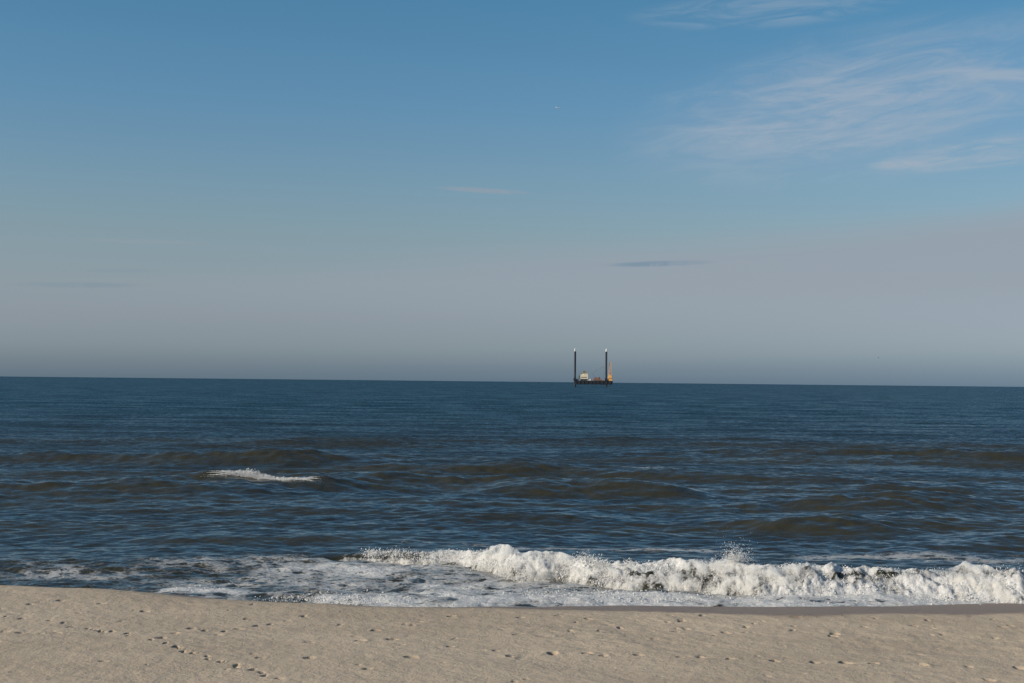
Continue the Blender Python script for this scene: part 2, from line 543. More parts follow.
    o = np_mesh('beach', V, grid_faces(len(ys), len(xs)), MAT['sand'], True, {'wet': wet, 'loose': loose * dry, 'pit_shade': pit_shade})
    tag(o, 'pale sandy beach with footprints and a wet edge by the surf', 'beach', kind='structure')
    return o


# ------------------------------------------------------------------ sea
FOOT = [(300, 550), (340, 552), (400, 556), (450, 562), (490, 571), (520, 580), (560, 579), (600, 584), (650, 588), (700, 590), (760, 597), (850, 599), (930, 601.5), (1024, 603)]
TOP = [(300, 551), (340, 549.5), (362, 547), (400, 547.5), (450, 550), (500, 550), (560, 551), (600, 554), (660, 559), (700, 561), (740, 561), (780, 564), (850, 566), (900, 567), (960, 568), (1024, 567)]


def foot_y(x):
    return line_at(FOOT, 0.10, x)


_top = []
for a, b in TOP:
    v = ray(a, b)
    x0, _ = at_z(a, b, 0.5)
    yy = float(foot_y(np.array([x0]))[0])
    for _ in range(4):
        wf = np.interp(x0, [-6, -3, 0, 4, 14], [0.5, 0.7, 1.3, 1.5, 1.5])
        p = at_y(a, b, yy + wf)
        x0 = p.x
        yy = float(foot_y(np.array([x0]))[0])
    _top.append((x0, max(p.z, 0.05)))
TOPW = np.array(sorted(_top))


def foot_ragged(x):
    n = sample(T_mid, np.asarray(x) * 0.62, np.full_like(np.asarray(x, dtype=float), 3.3))
    return foot_y(x) + 0.26 * n


def breaker_h(x):
    h = np.interp(x, TOPW[:, 0], TOPW[:, 1])
    x = np.asarray(x, dtype=float)
    h = h * (0.72 + 0.28 * sstep(-5.5, -1.0, x))
    h = h * (0.98 + 0.07 * sample(T_mid, x * 0.8, np.full_like(x, 17.7)))
    return h * sstep(-9.0, -5.0, x)


def front_w(x):
    return np.interp(x, [-6, -3, 0, 4, 14], [0.5, 0.7, 1.3, 1.5, 1.5])


# unbroken swells: (crest line in the picture, face height in px, shoreward half width m, seaward half width m, foam)
SWELLS = [
    ([(-150, 470), (0, 468), (90, 469), (180, 472), (260, 474)], 15, 2.0, 6, (-500, 270)),
    ([(180, 470), (280, 474), (370, 471), (420, 472)], 10, 2.0, 6, (170, 420)),
    ([(200, 449), (330, 448), (430, 449)], 6, 2.5, 8, (190, 440)),
    ([(430, 481), (560, 480), (640, 484), (830, 489)], 12, 1.9, 6, (420, 850)),
    ([(680, 460), (800, 463), (1024, 468), (1200, 470)], 11, 2.2, 7, (690, 1400)),
    ([(-200, 505), (0, 505), (60, 504), (140, 505), (240, 506)], 18, 1.9, 5, (-500, 240)),
    ([(120, 501), (200, 500), (260, 500), (330, 501)], 13, 1.5, 5, (140, 375)),
    ([(320, 495), (400, 494), (460, 495), (510, 495)], 12, 1.5, 5, (320, 520)),
    ([(470, 504), (580, 504), (640, 504), (720, 506)], 18, 1.6, 5, (500, 690)),
    ([(800, 514), (870, 516), (960, 517), (1010, 517)], 14, 1.5, 5, (790, 1010)),
    ([(640, 524), (780, 538), (860, 539), (960, 536), (1000, 537)], 12, 1.4, 4, (740, 985)),
    ([(960, 556), (1024, 553), (1150, 550)], 15, 1.3, 4, (970, 1400)),
    ([(90, 517), (250, 519), (400, 522)], 7, 1.5, 5, (80, 470)),
    ([(440, 527), (540, 527), (620, 526)], 7, 1.3, 4, (430, 620)),
    ([(-200, 570), (0, 571), (60, 572), (130, 573)], 9, 0.9, 2.5, (-400, 170)),
    ([(190, 545), (300, 543), (430, 542)], 6, 1.1, 3, (150, 430)),
    ([(540, 445), (700, 443), (900, 446)], 5, 2.5, 8, (540, 830)),
    # long low swells that run right across the view
    ([(-300, 443), (500, 446), (1300, 455)], 4, 3.0, 9, (-900, 1900)),
    ([(-300, 460), (300, 464), (700, 465), (1300, 476)], 5, 2.4, 8, (-900, 1900)),
    ([(-300, 480), (300, 480), (700, 479), (1300, 492)], 6, 2.1, 7, (-900, 1900)),
    ([(-300, 495), (300, 497), (700, 500), (1300, 508)], 6, 1.9, 6, (-900, 1900)),
    ([(-300, 512), (300, 511), (700, 517), (1300, 524)], 6, 1.7, 5, (-900, 1900)),
    ([(-300, 533), (300, 530), (640, 534), (1300, 540)], 5, 1.5, 5, (-900, 1900)),
]


def build_sea():
    ys = list(np.arange(33.0, 62.0, 0.07))
    a = ys[-1]
    ang = CAM_H / a
    step = 0.36 / FPX
    while ang > 8.5e-5:
        ang -= step if ang > 4 * step else ang * 0.2
        ys.append(CAM_H / ang)
    ys = np.array(ys)
    nc = 1150
    u = np.linspace(-1, 1, nc)
    hw = 0.40 * ys + 7.0 + 30 * sstep(60, 300, ys)
    X = u[None, :] * hw[:, None]
    Y = np.repeat(ys[:, None], nc, 1)

    p1 = patch(57.0, 1024, 0.25, 3.2, 2.2, 0.8, 0.016, 1)
    p2 = patch(290.0, 1024, 3.5, 30.0, 2.3, 6.0, 0.055, 2)
    p1b = patch(23.0, 512, 0.18, 1.4, 2.2, 0.2, 0.011, 3)
    f1 = 1 - 0.75 * sstep(90, 260, Y) - 0.25 * sstep(260, 700, Y)
    f2 = 1 - sstep(700, 2500, Y)
    sh = sstep(36, 75, Y)                     # waves get lower and rounder inside the surf
    ca, sa = math.cos(0.12), math.sin(0.12)
    h1 = sample(p1, X * ca - Y * sa, X * sa + Y * ca)
    h1 = h1 + 3.0 * (h1 * h1 - 0.016 ** 2)    # sharper crests
    Z = h1 * f1 * (0.55 + 0.45 * sh)
    Z += sample(p1b, X, Y) * (1 - sstep(60, 140, Y))
    Z += sample(p2, X, Y) * f2 * (0.15 + 0.85 * sstep(50, 110, Y))

    foam = np.zeros_like(Z)
    silt = np.zeros_like(Z)
    wig = sample(T_big, X * 0.6, Y * 0.4)
    for pts, hpx, wf, wb, (xa, xb) in SWELLS:
        w = sorted(at_z(p, q, 0.0) for p, q in pts)
        wx, wy = [p[0] for p in w], [p[1] for p in w]
        d = float(np.mean(wy))
        amp = hpx * 0.72 * d / FPX
        wf, wb = wf * 1.45, wb * 1.3
        k = d / FPX
        ext = (xb - xa) * 0.38
        lo, hi = (xa - ext - 512) * k, (xb + ext - 512) * k
        yc = np.interp(X, wx, wy) + wf + 0.5 * wig + 0.10 * sample(T_mid, X * .6, Y)
        env = sstep(lo, lo + (hi - lo) * 0.4, X) * (1 - sstep(hi - (hi - lo) * 0.4, hi, X)) * (1.15 if xa > -800 else 1.25 + 0.40 * sample(T_big, X * 0.35 + d, Y * 0.3))
        t = Y - yc
        pr = np.where(t < 0, np.exp(-(np.abs(t) / wf) ** 2.0), np.exp(-(t / wb) ** 1.5))
        rag = 1 + 0.10 * sample(T_mid, X * 0.6, Y * 0.8)
        Z += amp * env * pr * rag
        face = np.exp(-((t + wf * 0.6) / (wf * 0.9)) ** 2) * env
        silt = np.maximum(silt, face * (1 - sstep(90, 190, Y)))

    # the breaking wave
    fy = foot_ragged(X)
    hb = breaker_h(X)
    wf = front_w(X)
    t = (Y - fy) / wf
    lump = 1 + 0.07 * sample(T_mid, X * 1.2, Y * 0.7) + 0.03 * sample(T_small, X * 0.8, Y * 0.6)
    prof = np.where(t < 0, 0, np.where(t < 1, sstep(-0.15, 1.0, t) ** 0.7, np.exp(-np.maximum(t - 1, 0) * wf / 2.6)))
    Z = np.where(Y < 60, Z * (1 - 0.6 * np.clip(prof * hb * 1.5, 0, 1)), Z)
    Z += prof * np.maximum(hb * 0.78, 0) * np.where((t > -0.2) & (t < 1.4), lump, 1)
    broken = sstep(-6.4, -4.2, X)
    onfront = sstep(-0.10, 0.12, t) * (1 - sstep(0.95, 1.25, t)) * broken
    foam = np.maximum(foam, onfront * np.clip(0.26 + 0.62 * t + 0.34 * sample(T_mid, X * 0.9, Y * 0.9), 0.30, 1.15))
    Z += onfront * (0.05 * sample(T_small, X * 0.9, Y * 0.9) + 0.03 * sample(T_small, X * 2, Y * 2)) * np.clip(hb * 1.6, 0.3, 1)
    # white water behind the crest
    back = sstep(0.9, 1.1, t) * np.exp(-np.maximum(t - 1.0, 0) * wf / 1.2) * broken
    foam = np.maximum(foam, 0.46 * back)

    def band(pts, half, lvl, xa, xb):
        nonlocal foam
        yc = line_at(pts, 0.1, X) + 0.25 * sample(T_mid, X * 0.7, Y)
        k = float(np.mean([at_z(*p)[1] for p in pts])) / FPX
        lo, hi = (xa - 512) * k, (xb - 512) * k
        env = sstep(lo, lo + 1.5, X) * (1 - sstep(hi - 1.5, hi, X))
        foam = np.maximum(foam, lvl * env * np.exp(-((Y - yc) / half) ** 2))
    band([(380, 542), (540, 547), (700, 549), (760, 551)], 0.7, 0.50, 470, 745)
    band([(760, 556), (860, 555), (1024, 558), (1150, 560)], 1.0, 0.50, 770, 1300)
    band([(400, 541), (620, 549)], 0.5, 0.33, 380, 620)
    # swash between the breaker and the sand
    shore = np.interp(X, CW[:, 0], CW[:, 1])
    inside = sstep(0.25, -0.05, t)
    dens = np.interp(X, [-15, -12, -9, -6, -3.5, -1, 3, 14], [0.17, 0.38, 0.45, 0.47, 0.51, 0.58, 0.60, 0.66])
    patchy = 0.11 * sample(T_mid, X * 0.45, Y * 0.6) + 0.07 * sample(T_mid, X * 1.5, Y * 1.5)
    lim = np.interp(X, [-18, -13, -9, -6, -4], [44.5, 47.5, 50.0, 51.5, 52.0])
    inner = inside * (1 - sstep(lim - 3.0, lim + 1.0, Y + 0.8 * sample(T_mid, X, Y)))
    foam = np.maximum(foam, inner * np.clip(dens + patchy, 0, 1))
    # bright bore at the very edge of the sand
    sz, _ = sand_z(X, Y)
    depth = -sz + 0.10
    edge = np.exp(-((depth - 0.16) / 0.22) ** 2) * sstep(-11.5, -9.0, X)
    foam = np.maximum(foam, edge * np.clip(np.interp(X, [-11, -5, 0], [0.38, 0.58, 0.78]) + 0.28 * sample(T_mid, X, Y), 0, 1))
    # gentle bores and bumps in the swash
    Z += inner * (0.030 * sample(T_mid, X * 0.8, Y * 1.2) + 0.012 * sample(T_small, X, Y)) + 0.10 * (1 - sstep(38, 46, Y))
    Z += 0.10 * edge
    # the wet sand on the right holds the water back; far left is a smooth backwash hump
    silt = np.maximum(silt, inner * 0.75)
    silt = np.maximum(silt, 0.5 * (1 - sstep(42, 60, Y)))
    silt = np.clip(silt + 0.12 * sample(T_big, X, Y) * (1 - sstep(80, 160, Y)), 0, 1)

    # small whitecap out on the second swell, and stray flecks
    for (pts, half, lvl, xa, xb) in WHITECAPS:
        w = sorted(at_z(p, q, 0.35) for p, q in pts)
        yc = np.interp(X, [p[0] for p in w], [p[1] for p in w])
        d = float(np.mean([p[1] for p in w]))
        k = d / FPX
        lo, hi = (xa - 512) * k, (xb - 512) * k
        env = sstep(lo, lo + (hi - lo) * .35, X) * (1 - sstep(hi - (hi - lo) * .35, hi, X))
        if lvl > 0.75:                      # the real whitecap sits on the crest of its swell
            zz = np.where(np.abs(Y - yc) < 2.2, Z, -9)
            top = zz.argmax(0)
            kern = np.hanning(61) / np.hanning(61).sum()
            line = np.convolve(np.pad(Y[top, np.arange(nc)], 30, 'edge'), kern, 'valid') - 0.35
            yc = np.repeat(line[None], len(ys), 0)
            CRESTLINE.append((X[top, np.arange(nc)], line))
        foam = np.maximum(foam, lvl * env * np.exp(-((Y - yc) / half) ** 2))
    V = np.stack([X, Y, Z], -1).reshape(-1, 3)
    o = np_mesh('sea', V, grid_faces(len(ys), nc), MAT['sea'], True, {'foam': np.clip(foam, 0, 1.2), 'silt': silt})
    tag(o, 'dark blue ocean with low swells rolling in to the beach', 'sea', kind='structure')
    def height(x, y):
        j = np.clip(np.searchsorted(ys, y), 0, len(ys) - 1)
        i = np.clip(((x / hw[j] + 1) / 2 * (nc - 1)).round().astype(int), 0, nc - 1)
        return Z[j, i]
    return height


CRESTLINE = []
WHITECAPS = [
    ([(198, 493), (240, 492), (262, 492), (285, 493), (316, 494)], 0.35, 0.80, 203, 318),
    ([(60, 452), (130, 452), (180, 455)], 0.7, 0.5, 90, 140),
    ([(330, 458), (360, 458)], 0.7, 0.5, 335, 362),
    ([(395, 479), (440, 480)], 0.6, 0.5, 400, 432),
    ([(600, 470), (690, 473)], 0.7, 0.5, 600, 690),
    ([(830, 477), (960, 479)], 0.8, 0.42, 830, 960),
]


# ------------------------------------------------------------------ spray and froth
OCT_V = np.array([(1, 0, 0), (-1, 0, 0), (0, 1, 0), (0, -1, 0), (0, 0, 1), (0, 0, -1)], dtype=np.float32)
OCT_F = np.array([(0, 2, 4), (2, 1, 4), (1, 3, 4), (3, 0, 4), (2, 0, 5), (1, 2, 5), (3, 1, 5), (0, 3, 5)], dtype=np.int32)


def drops(name, P, rad, mat):
    n = len(P)
    sc = rad[:, None] * rng.uniform(0.6, 1.4, size=(n, 3))
    V = OCT_V[None] * sc[:, None, :]
    a = rng.uniform(0, 2 * math.pi, n)
    ca, sa = np.cos(a)[:, None], np.sin(a)[:, None]
    tilt = rng.uniform(-1, 1, n)[:, None]
    vx = V[..., 0] * ca - V[..., 1] * sa
    vy = V[..., 0] * sa + V[..., 1] * ca
    V = np.stack([vx, vy, V[..., 2] + tilt * vx], -1)
    V = (V + P[:, None, :]).reshape(-1, 3)
    F = (OCT_F[None] + (np.arange(n) * 6)[:, None, None]).reshape(-1, 3)
    return np_mesh(name, V, F, mat, True)


def bursts(n, xa, xb, weight, per, up, out, grav=9.8):
    """water thrown up from the front of the breaker: parabolic jets"""
    pts, rad = [], []
    xs = rng.uniform(xa, xb, n * 4)
    keep = rng.uniform(0, 1, n * 4) < weight(xs)
    xs = xs[keep][:n]
    for x in xs:
        h = float(breaker_h(np.array([x]))[0])
        fy = float(foot_ragged(np.array([x]))[0])
        wf = float(front_w(np.array([x])))
        s = rng.uniform(0.0, 1.0) ** 0.8
        y0 = fy + wf * s
        z0 = h * 0.78 * (s ** 0.7)
        m = int(per * rng.uniform(0.4, 1.6))
        big = 0.55 + 0.45 * float(np.clip(sample(T_mid, np.array([x * 0.7]), np.array([8.8]))[0], -1, 1.3))
        v0 = np.array([rng.normal(0, 0.3), rng.normal(-out, 0.4), up * rng.uniform(0.25, 1.0) * (0.35 + 0.65 * s) * big])
        v = v0[None] + rng.normal(0, 0.30, size=(m, 3)) * np.array([1.0, 1.0, 1.2])
        tm = rng.uniform(0.02, 0.9, m) ** 1.3 * 0.30
        p = np.array([x, y0, z0])[None] + rng.normal(0, 1, (m, 3)) * np.array([0.16, 0.10, 0.06]) + v * tm[:, None]
        p[:, 2] -= 0.5 * grav * tm ** 2
        pts.append(p)
        rad.append(np.clip(rng.lognormal(math.log(0.0078), 0.6, m), 0.003, 0.035) * (1.35 - 2.9 * tm))
    P = np.concatenate(pts)
    r = np.concatenate(rad)
    ok = P[:, 2] > 0.02
    return P[ok], r[ok]


def build_mist():
    """the tumbling mass of aerated water along the front of the breaker: a closed hull filled with white scattering foam"""
    xs = np.arange(-5.6, 21.0, 0.035)
    ring = 28
    fy, h, wf = foot_ragged(xs), breaker_h(xs), front_w(xs)
    h = np.maximum(h, 0.05) * sstep(-5.7, -1.5, xs) ** 0.6
    V = np.zeros((len(xs), ring, 3))
    top = ring - 4
    for k in range(top):
        q = k / (top - 1)                      # 0 at the foot, up the front, over the crest and down behind
        t = -0.10 + 1.75 * q
        tt = np.clip(t, 0, 1)
        prof = tt ** 0.55 if t < 1 else max(0.0, 1 - (t - 1) / 0.65 * 0.9)
        y = fy + wf * t
        z = 0.76 * h * prof
        n1 = sample(T_mid, xs * 1.0 + 4, np.full_like(xs, q * 2.2 + 9))
        n2 = sample(T_mid, xs * 2.6 + 14, np.full_like(xs, q * 5.0 + 2))
        n3 = sample(T_small, xs * 1.3 + 2, np.full_like(xs, q * 3.0 + 5))
        bil = 0.08 + 0.12 * h * (1 + 0.7 * n1) + 0.055 * np.maximum(n2, -1.2) + 0.03 * n3
        bil = np.maximum(bil, 0.02) * (0.35 + 0.65 * math.sin(math.pi * min(max(q, 0.06), 0.94))) * np.clip(h * 1.6, 0.15, 1)
        bil = bil * (1.15 - 0.45 * q)
        ang = math.pi * (0.12 + 0.75 * q)
        V[:, k] = np.stack([xs, y - bil * math.cos(ang), z + bil * math.sin(ang)], -1)
    for j in range(4):                          # underside, below the water
        f = (j + 0.5) / 4
        V[:, top + j] = np.stack([xs, fy + wf * (1.65 - 1.75 * f), np.full_like(xs, -0.35)], -1)
    nx = len(xs)
    i = np.arange(nx - 1)[:, None] * ring
    j = np.arange(ring)[None, :]
    F = np.stack([i + j, i + ring + j, i + ring + (j + 1) % ring, i + (j + 1) % ring], -1).reshape(-1, 4)
    caps = []
    for b in (0, (nx - 1) * ring):
        for k in range(ring // 2 - 1):
            q4 = (b + k, b + k + 1, b + ring - 2 - k, b + ring - 1 - k)
            caps.append(q4 if b == 0 else q4[::-1])
    F = np.concatenate([F, np.array(caps)])
    o = np_mesh('breaking_wave_foam', V.reshape(-1, 3), F, MAT['mist'], True)
    tag(o, 'thick white foam tumbling along the front of the breaking wave', 'foam', kind='stuff')


def build_foam(sea):
    wt = lambda x: np.clip(breaker_h(x) / 0.75, 0.05, 1) * sstep(-5.4, -4.3, x)
    A, ra = bursts(600, -5.4, 21, wt, 240, 2.4, 0.8)
    # the high plume near the middle of the breaker
    B = []
    c = at_y(735, 560, float(foot_y(np.array([6.6]))[0]) + 1.3)
    m = 2600
    v = np.stack([rng.normal(0.2, 0.9, m), rng.normal(0, 0.4, m), rng.gamma(3.0, 0.45, m)], -1)
    tt = rng.uniform(0.02, 0.32, m)
    p = np.array(c)[None] + rng.normal(0, 1, (m, 3)) * np.array([.12, .12, .05]) + v * tt[:, None]
    p[:, 2] -= 4.9 * tt ** 2
    rb = np.clip(rng.lognormal(math.log(0.0065), 0.5, m), 0.003, 0.02)
    P = np.concatenate([A, p])
    r = np.concatenate([ra, rb])
    build_mist()
    o = drops('breaking_wave_spray', P, r, MAT['spray'])
    tag(o, 'white spray and froth tumbling off the breaking wave', 'spray', kind='stuff')

    # froth thrown along the whitecap
    w = sorted(at_z(a, b, 0.35) for a, b in WHITECAPS[0][0])
    n = 7000
    xs = np.interp(rng.uniform(0, 1, n), [0, .25, .5, .75, 1], [p[0] for p in w]) + rng.normal(0, .1, n)
    yc = np.interp(xs, CRESTLINE[0][0], CRESTLINE[0][1])
    cxm = w[1][0] * .6 + w[2][0] * .4
    hh = 0.02 + 0.22 * np.exp(-((xs - cxm) / 1.0) ** 2) + .07 * np.exp(-((xs - w[3][0]) / .4) ** 2)
    yy = yc + rng.normal(0, 0.2, n)
    u = (xs - w[0][0]) / (w[-1][0] - w[0][0])
    taper = np.clip(np.minimum(u, 1 - u) * 8, 0.05, 1)
    zs = sea(xs, yy) + np.abs(rng.normal(0, 0.5, n)) * hh * taper - 0.04 * (1 - taper)
    Pw = np.stack([xs, yy, zs], -1)
    rw = np.clip(rng.lognormal(math.log(0.0135), 0.5, n), 0.005, 0.045) * (0.35 + 0.65 * taper)
    o = drops('whitecap_spray', Pw, rw, MAT['spray'])
    tag(o, 'froth of the small whitecap breaking alone farther out', 'spray', kind='stuff')

    # frothy lip of the swash against the sand
    n = 70000
    xs = rng.uniform(-9.8, 15, n)
    ys = rng.uniform(36, 47, n)
    sz, _ = sand_z(xs, ys)
    dep = -sz + 0.10
    pr = np.exp(-((dep - 0.15) / 0.16) ** 2) * np.clip(0.35 + 0.5 * sample(T_mid, xs * .8, ys), 0, 1) * sstep(-9.5, -6, xs) * (1 - 0.6 * sstep(2, 5, xs))
    k = rng.uniform(0, 1, n) < pr
    Ps = np.stack([xs[k], ys[k], np.maximum(0.16, sz[k]) + np.abs(rng.normal(0, 0.05, k.sum()))], -1)
    rs = np.clip(rng.lognormal(math.log(0.012), 0.5, k.sum()), 0.004, 0.03)
    o = drops('swash_froth', Ps, rs, MAT['spray'])
    tag(o, 'line of froth where the swash runs up the sand', 'froth', kind='stuff')


# ------------------------------------------------------------------ small mesh builder
class MB:
    def __init__(s):
        s.v, s.f = [], []

    def add(s, vs, fs):
        b = len(s.v)
        s.v += [tuple(v) for v in vs]
        s.f += [tuple(b + i for i in f) for f in fs]

    def box(s, x0, x1, y0, y1, z0, z1, bev=0.0):
        if bev <= 0:
            s.add([(x0, y0, z0), (x1, y0, z0), (x1, y1, z0), (x0, y1, z0), (x0, y0, z1), (x1, y0, z1), (x1, y1, z1), (x0, y1, z1)],
                  [(0, 3, 2, 1), (4, 5, 6, 7), (0, 1, 5, 4), (1, 2, 6, 5), (2, 3, 7, 6), (3, 0, 4, 7)])
        else:
            b = bev
            s.prism([(x0 + b, y0), (x1 - b, y0), (x1, y0 + b), (x1, y1 - b), (x1 - b, y1), (x0 + b, y1), (x0, y1 - b), (x0, y0 + b)], z0, z1)
        return s

    def prism(s, poly, z0, z1):
        n = len(poly)
        s.add([(x, y, z0) for x, y in poly] + [(x, y, z1) for x, y in poly],
              [tuple(range(n - 1, -1, -1)), tuple(range(n, 2 * n))] + [(i, (i + 1) % n, n + (i + 1) % n, n + i) for i in range(n)])
        return s

    def side(s, poly, y0, y1):
        """outline in x,z extruded along y"""
        n = len(poly)
        s.add([(x, y0, z) for x, z in poly] + [(x, y1, z) for x, z in poly],
              [tuple(range(n)), tuple(range(2 * n - 1, n - 1, -1))] + [(i, n + i, n + (i + 1) % n, (i + 1) % n) for i in range(n)])
        return s

    def tube(s, a, b, r0, r1=None, seg=10):
        r1 = r0 if r1 is None else r1
        a, b = Vector(a), Vector(b)
        q = (b - a).to_track_quat('Z', 'Y').to_matrix()
        vs = []
        for p, r in ((a, r0), (b, r1)):
            for i in range(seg):
                t = 2 * math.pi * i / seg
                vs.append(p + q @ Vector((r * math.cos(t), r * math.sin(t), 0)))
        s.add(vs, [tuple(range(seg - 1, -1, -1)), tuple(range(seg, 2 * seg))] + [(i, (i + 1) % seg, seg + (i + 1) % seg, seg + i) for i in range(seg)])
        return s

    def lattice(s, a, b, w0, w1, bays, r):
        """four chord lattice girder"""
        a, b = Vector(a), Vector(b)
        q = (b - a).to_track_quat('Z', 'Y').to_matrix()
        rows = []
        for i in range(bays + 1):
            t = i / bays
            w = (w0 + (w1 - w0) * t) / 2
            rows.append([a.lerp(b, t) + q @ Vector((sx * w, sy * w, 0)) for sx, sy in ((-1, -1), (1, -1), (1, 1), (-1, 1))])
        for i in range(bays):
            for k in range(4):
                s.tube(rows[i][k], rows[i + 1][k], r, seg=5)
                n = (k + 1) % 4
                s.tube(rows[i][k], rows[i + 1][n] if i % 2 else rows[i + 1][n], r * .65, seg=4)
                s.tube(rows[i + 1][k], rows[i + 1][n], r * .65, seg=4)
        return s

    def build(s, name, mat, parent=None, smooth=False):
        me = bpy.data.meshes.new(name)
        me.from_pydata([Vector(v) for v in s.v], [], s.f)
        if smooth:
            me.shade_smooth()
        me.materials.append(mat)
        o = bpy.data.objects.new(name, me)
        COL.objects.link(o)
        if parent:
            o.parent = parent
        return o


def empty(name, loc, rz=0.0):
    o = bpy.data.objects.new(name, None)
    o.location = loc
    o.rotation_euler = (0, 0, rz)
    COL.objects.link(o)
    return o


# ------------------------------------------------------------------ jack-up barge
RIG_Y = 1896.0


def build_rig():
    k = RIG_Y / FPX
    c = at_y(590.5, 384, RIG_Y)
    base = Vector((c.x, RIG_Y, 0))
    rz = -math.atan2(c.x, RIG_Y)
    wl = 387.2

    def lx(px):
        return (px - 590.5) * k

    def lz(py):
        return (wl - py) * k

    deck = lz(381.0)
    keel = lz(384.9)
    root = empty('jackup_barge', base, rz)
    tag(root, 'jack-up work barge standing on tall dark legs near the horizon', 'barge')
    # hull with raked ends
    m = MB()
    x0, x1 = lx(574.2), lx(612.6)
    m.side([(x0 + 1.4, keel), (x1 - 1.4, keel), (x1, keel + 1.6), (x1, deck - .25), (x0, deck - .25), (x0, keel + 1.6)], -12, 12)
    m.build('hull', MAT['hull'], root)
    m = MB().box(x0 + .15, x1 - .15, -11.85, 11.85, deck - .245, deck)
    m.build('deck', MAT['deck'], root)
    for i in range(10):
        x = x0 + 3 + i * (x1 - x0 - 6) / 9
        MB().tube((x, -12.35, keel + .5), (x, -12.35, deck - .6), .3, seg=8).build('fender', MAT['black'], root)
    m = MB()
    for y in (-11.6, 11.6):
        n = 22
        for i in range(n + 1):
            x = x0 + .5 + i * (x1 - x0 - 1) / n
            m.tube((x, y, deck), (x, y, deck + 1.1), .05, seg=4)
        for z in (.55, 1.1):
            m.tube((x0 + .5, y, deck + z), (x1 - .5, y, deck + z), .05, seg=4)
    m.build('railing', MAT['grey'], root)
    # legs
    for lxp, top in ((574.9, 352.0), (606.0, 352.0)):
        for y in (-10.6, 10.6):
            X = lx(lxp)
            zt = lz(top)
            m = MB().tube((X, y, -9), (X, y, zt), 1.22, seg=20)
            for zc in np.arange(deck + 5, zt, 4.0):
                m.tube((X, y, zc), (X, y, zc + .25), 1.30, seg=20)
            leg = m.build('leg', MAT['navy'], root)
            mm = MB().tube((X, y, zt), (X, y, zt + 3.2), 0.8, .65, seg=12)
            mm.tube((X, y, zt + 3.2), (X, y, zt + 4.0), .55, .35, seg=12)
            mm.build('leg_cap', MAT['white'], leg)
            # jacking house round the leg
            m = MB().box(X - 2.1, X + 2.1, y - 2.0, y + 2.0, deck, deck + 1.6, .3)
            m.box(X - 1.75, X + 1.75, y - 1.65, y + 1.65, deck + 1.6, deck + 3.4, .3)
            m.build('jacking_house', MAT['navy'], root)
    # deckhouse on dark supports
    dz0 = lz(379.3)
    m = MB()
    for x in np.linspace(lx(580.8), lx(586.8), 5):
        for y in (-8.5, 0.5):
            m.tube((x, y, deck), (x, y, dz0 - .1), .28, seg=8)
    m.box(lx(580.6), lx(587.2), -6.0, 1.0, deck, dz0 - .5)
    m.build('deckhouse_support', MAT['black'], root)
    m = MB().box(lx(580.4), lx(587.9), -9, 1.5, dz0, lz(375.2))
    m.box(lx(578.6), lx(580.398), -7.5, 0, dz0 - .4, lz(376.0))
    m.box(lx(581.4), lx(587.5), -8, 1.0, lz(375.198), lz(373.1))
    house = m.build('deckhouse', MAT['cream'], root)
    m = MB().box(lx(581.1), lx(587.7), -8.4, 1.3, lz(373.1) + .003, lz(373.1) + .35)
    m.build('roof', MAT['olive'], house)
    m = MB().box(lx(583.4), lx(586.0), -6.5, -1.5, lz(373.1) + .36, lz(371.6))
    m.build('wheelhouse', MAT['olive'], house)
    m = MB().tube((lx(582.6), -4, lz(373.1)), (lx(582.6), -4, lz(368.8)), .12, seg=6)
    m.tube((lx(582.6) - .8, -4, lz(370.2)), (lx(582.6) + .8, -4, lz(370.2)), .08, seg=5)
    m.build('antenna_mast', MAT['grey'], house)
    for x in np.linspace(lx(581.4), lx(586.6), 6):
        MB().box(x - .45, x + .45, -9.06, -9.0 + .02, dz0 + 1.4, dz0 + 2.5).build('window', MAT['glass'], house)
    for x in np.linspace(lx(582.2), lx(586.6), 5):
        MB().box(x - .45, x + .45, -8.06, -8.0 + .02, lz(375.2) + .9, lz(375.2) + 1.9).build('window', MAT['glass'], house)
    # stair tower and pale locker right of the house
    m = MB().side([(lx(587.95), deck), (lx(588.8), deck), (lx(588.8), deck + 2.0), (lx(588.0) + .2, dz0 + 1.0), (lx(587.95), dz0 + 1.0)], -8.0, -6.4)
    m.build('stair', MAT['cream'], root)

    def put(name, label, cat, px, yoff, group=None):
        v = Matrix.Rotation(rz, 3, 'Z') @ Vector((lx(px), yoff, deck))
        o = empty(name, base + v, rz)
        return tag(o, label, cat, group)

    # white tank / containers on deck
    for px, col, w, h, lab in ((589.9, 'white', 2.8, 2.1, 'white cargo container on the barge deck just right of the deckhouse'),
                               (592.3, 'grey', 2.4, 2.3, 'grey cargo container on the barge deck beside the red crane')):
        r = put('cargo_container', lab, 'container', px, -7.5, 'containers on the barge deck')
        MB().box(-w / 2, w / 2, -1.2, 1.2, .1, h).build('body', MAT[col], r)
        for sx in (-1, 1):
            for sy in (-1, 1):
                MB().box(sx * w / 2 - .12, sx * w / 2 + .12, sy * 1.2 - .12, sy * 1.2 + .12, 0, h + .08).build('corner_post', MAT['grey' if col == 'white' else 'black'], r)

    # red crawler crane, boom laid up to the right
    r = put('crawler_crane', 'red crawler crane amidships on the barge with its boom raised right', 'crane', 597.2, -4.5)
    for y in (-2.0, 2.0):
        m = MB().side([(-3.6, .5), (-3.1, 0), (3.1, 0), (3.6, .5), (3.6, .9), (3.1, 1.3), (-3.1, 1.3), (-3.6, .9)], y - .5, y + .5)
        m.build('crawler_track', MAT['black'], r)
    MB().box(-2.2, 2.2, -1.5, 1.5, .6, 1.5).build('undercarriage', MAT['black'], r)
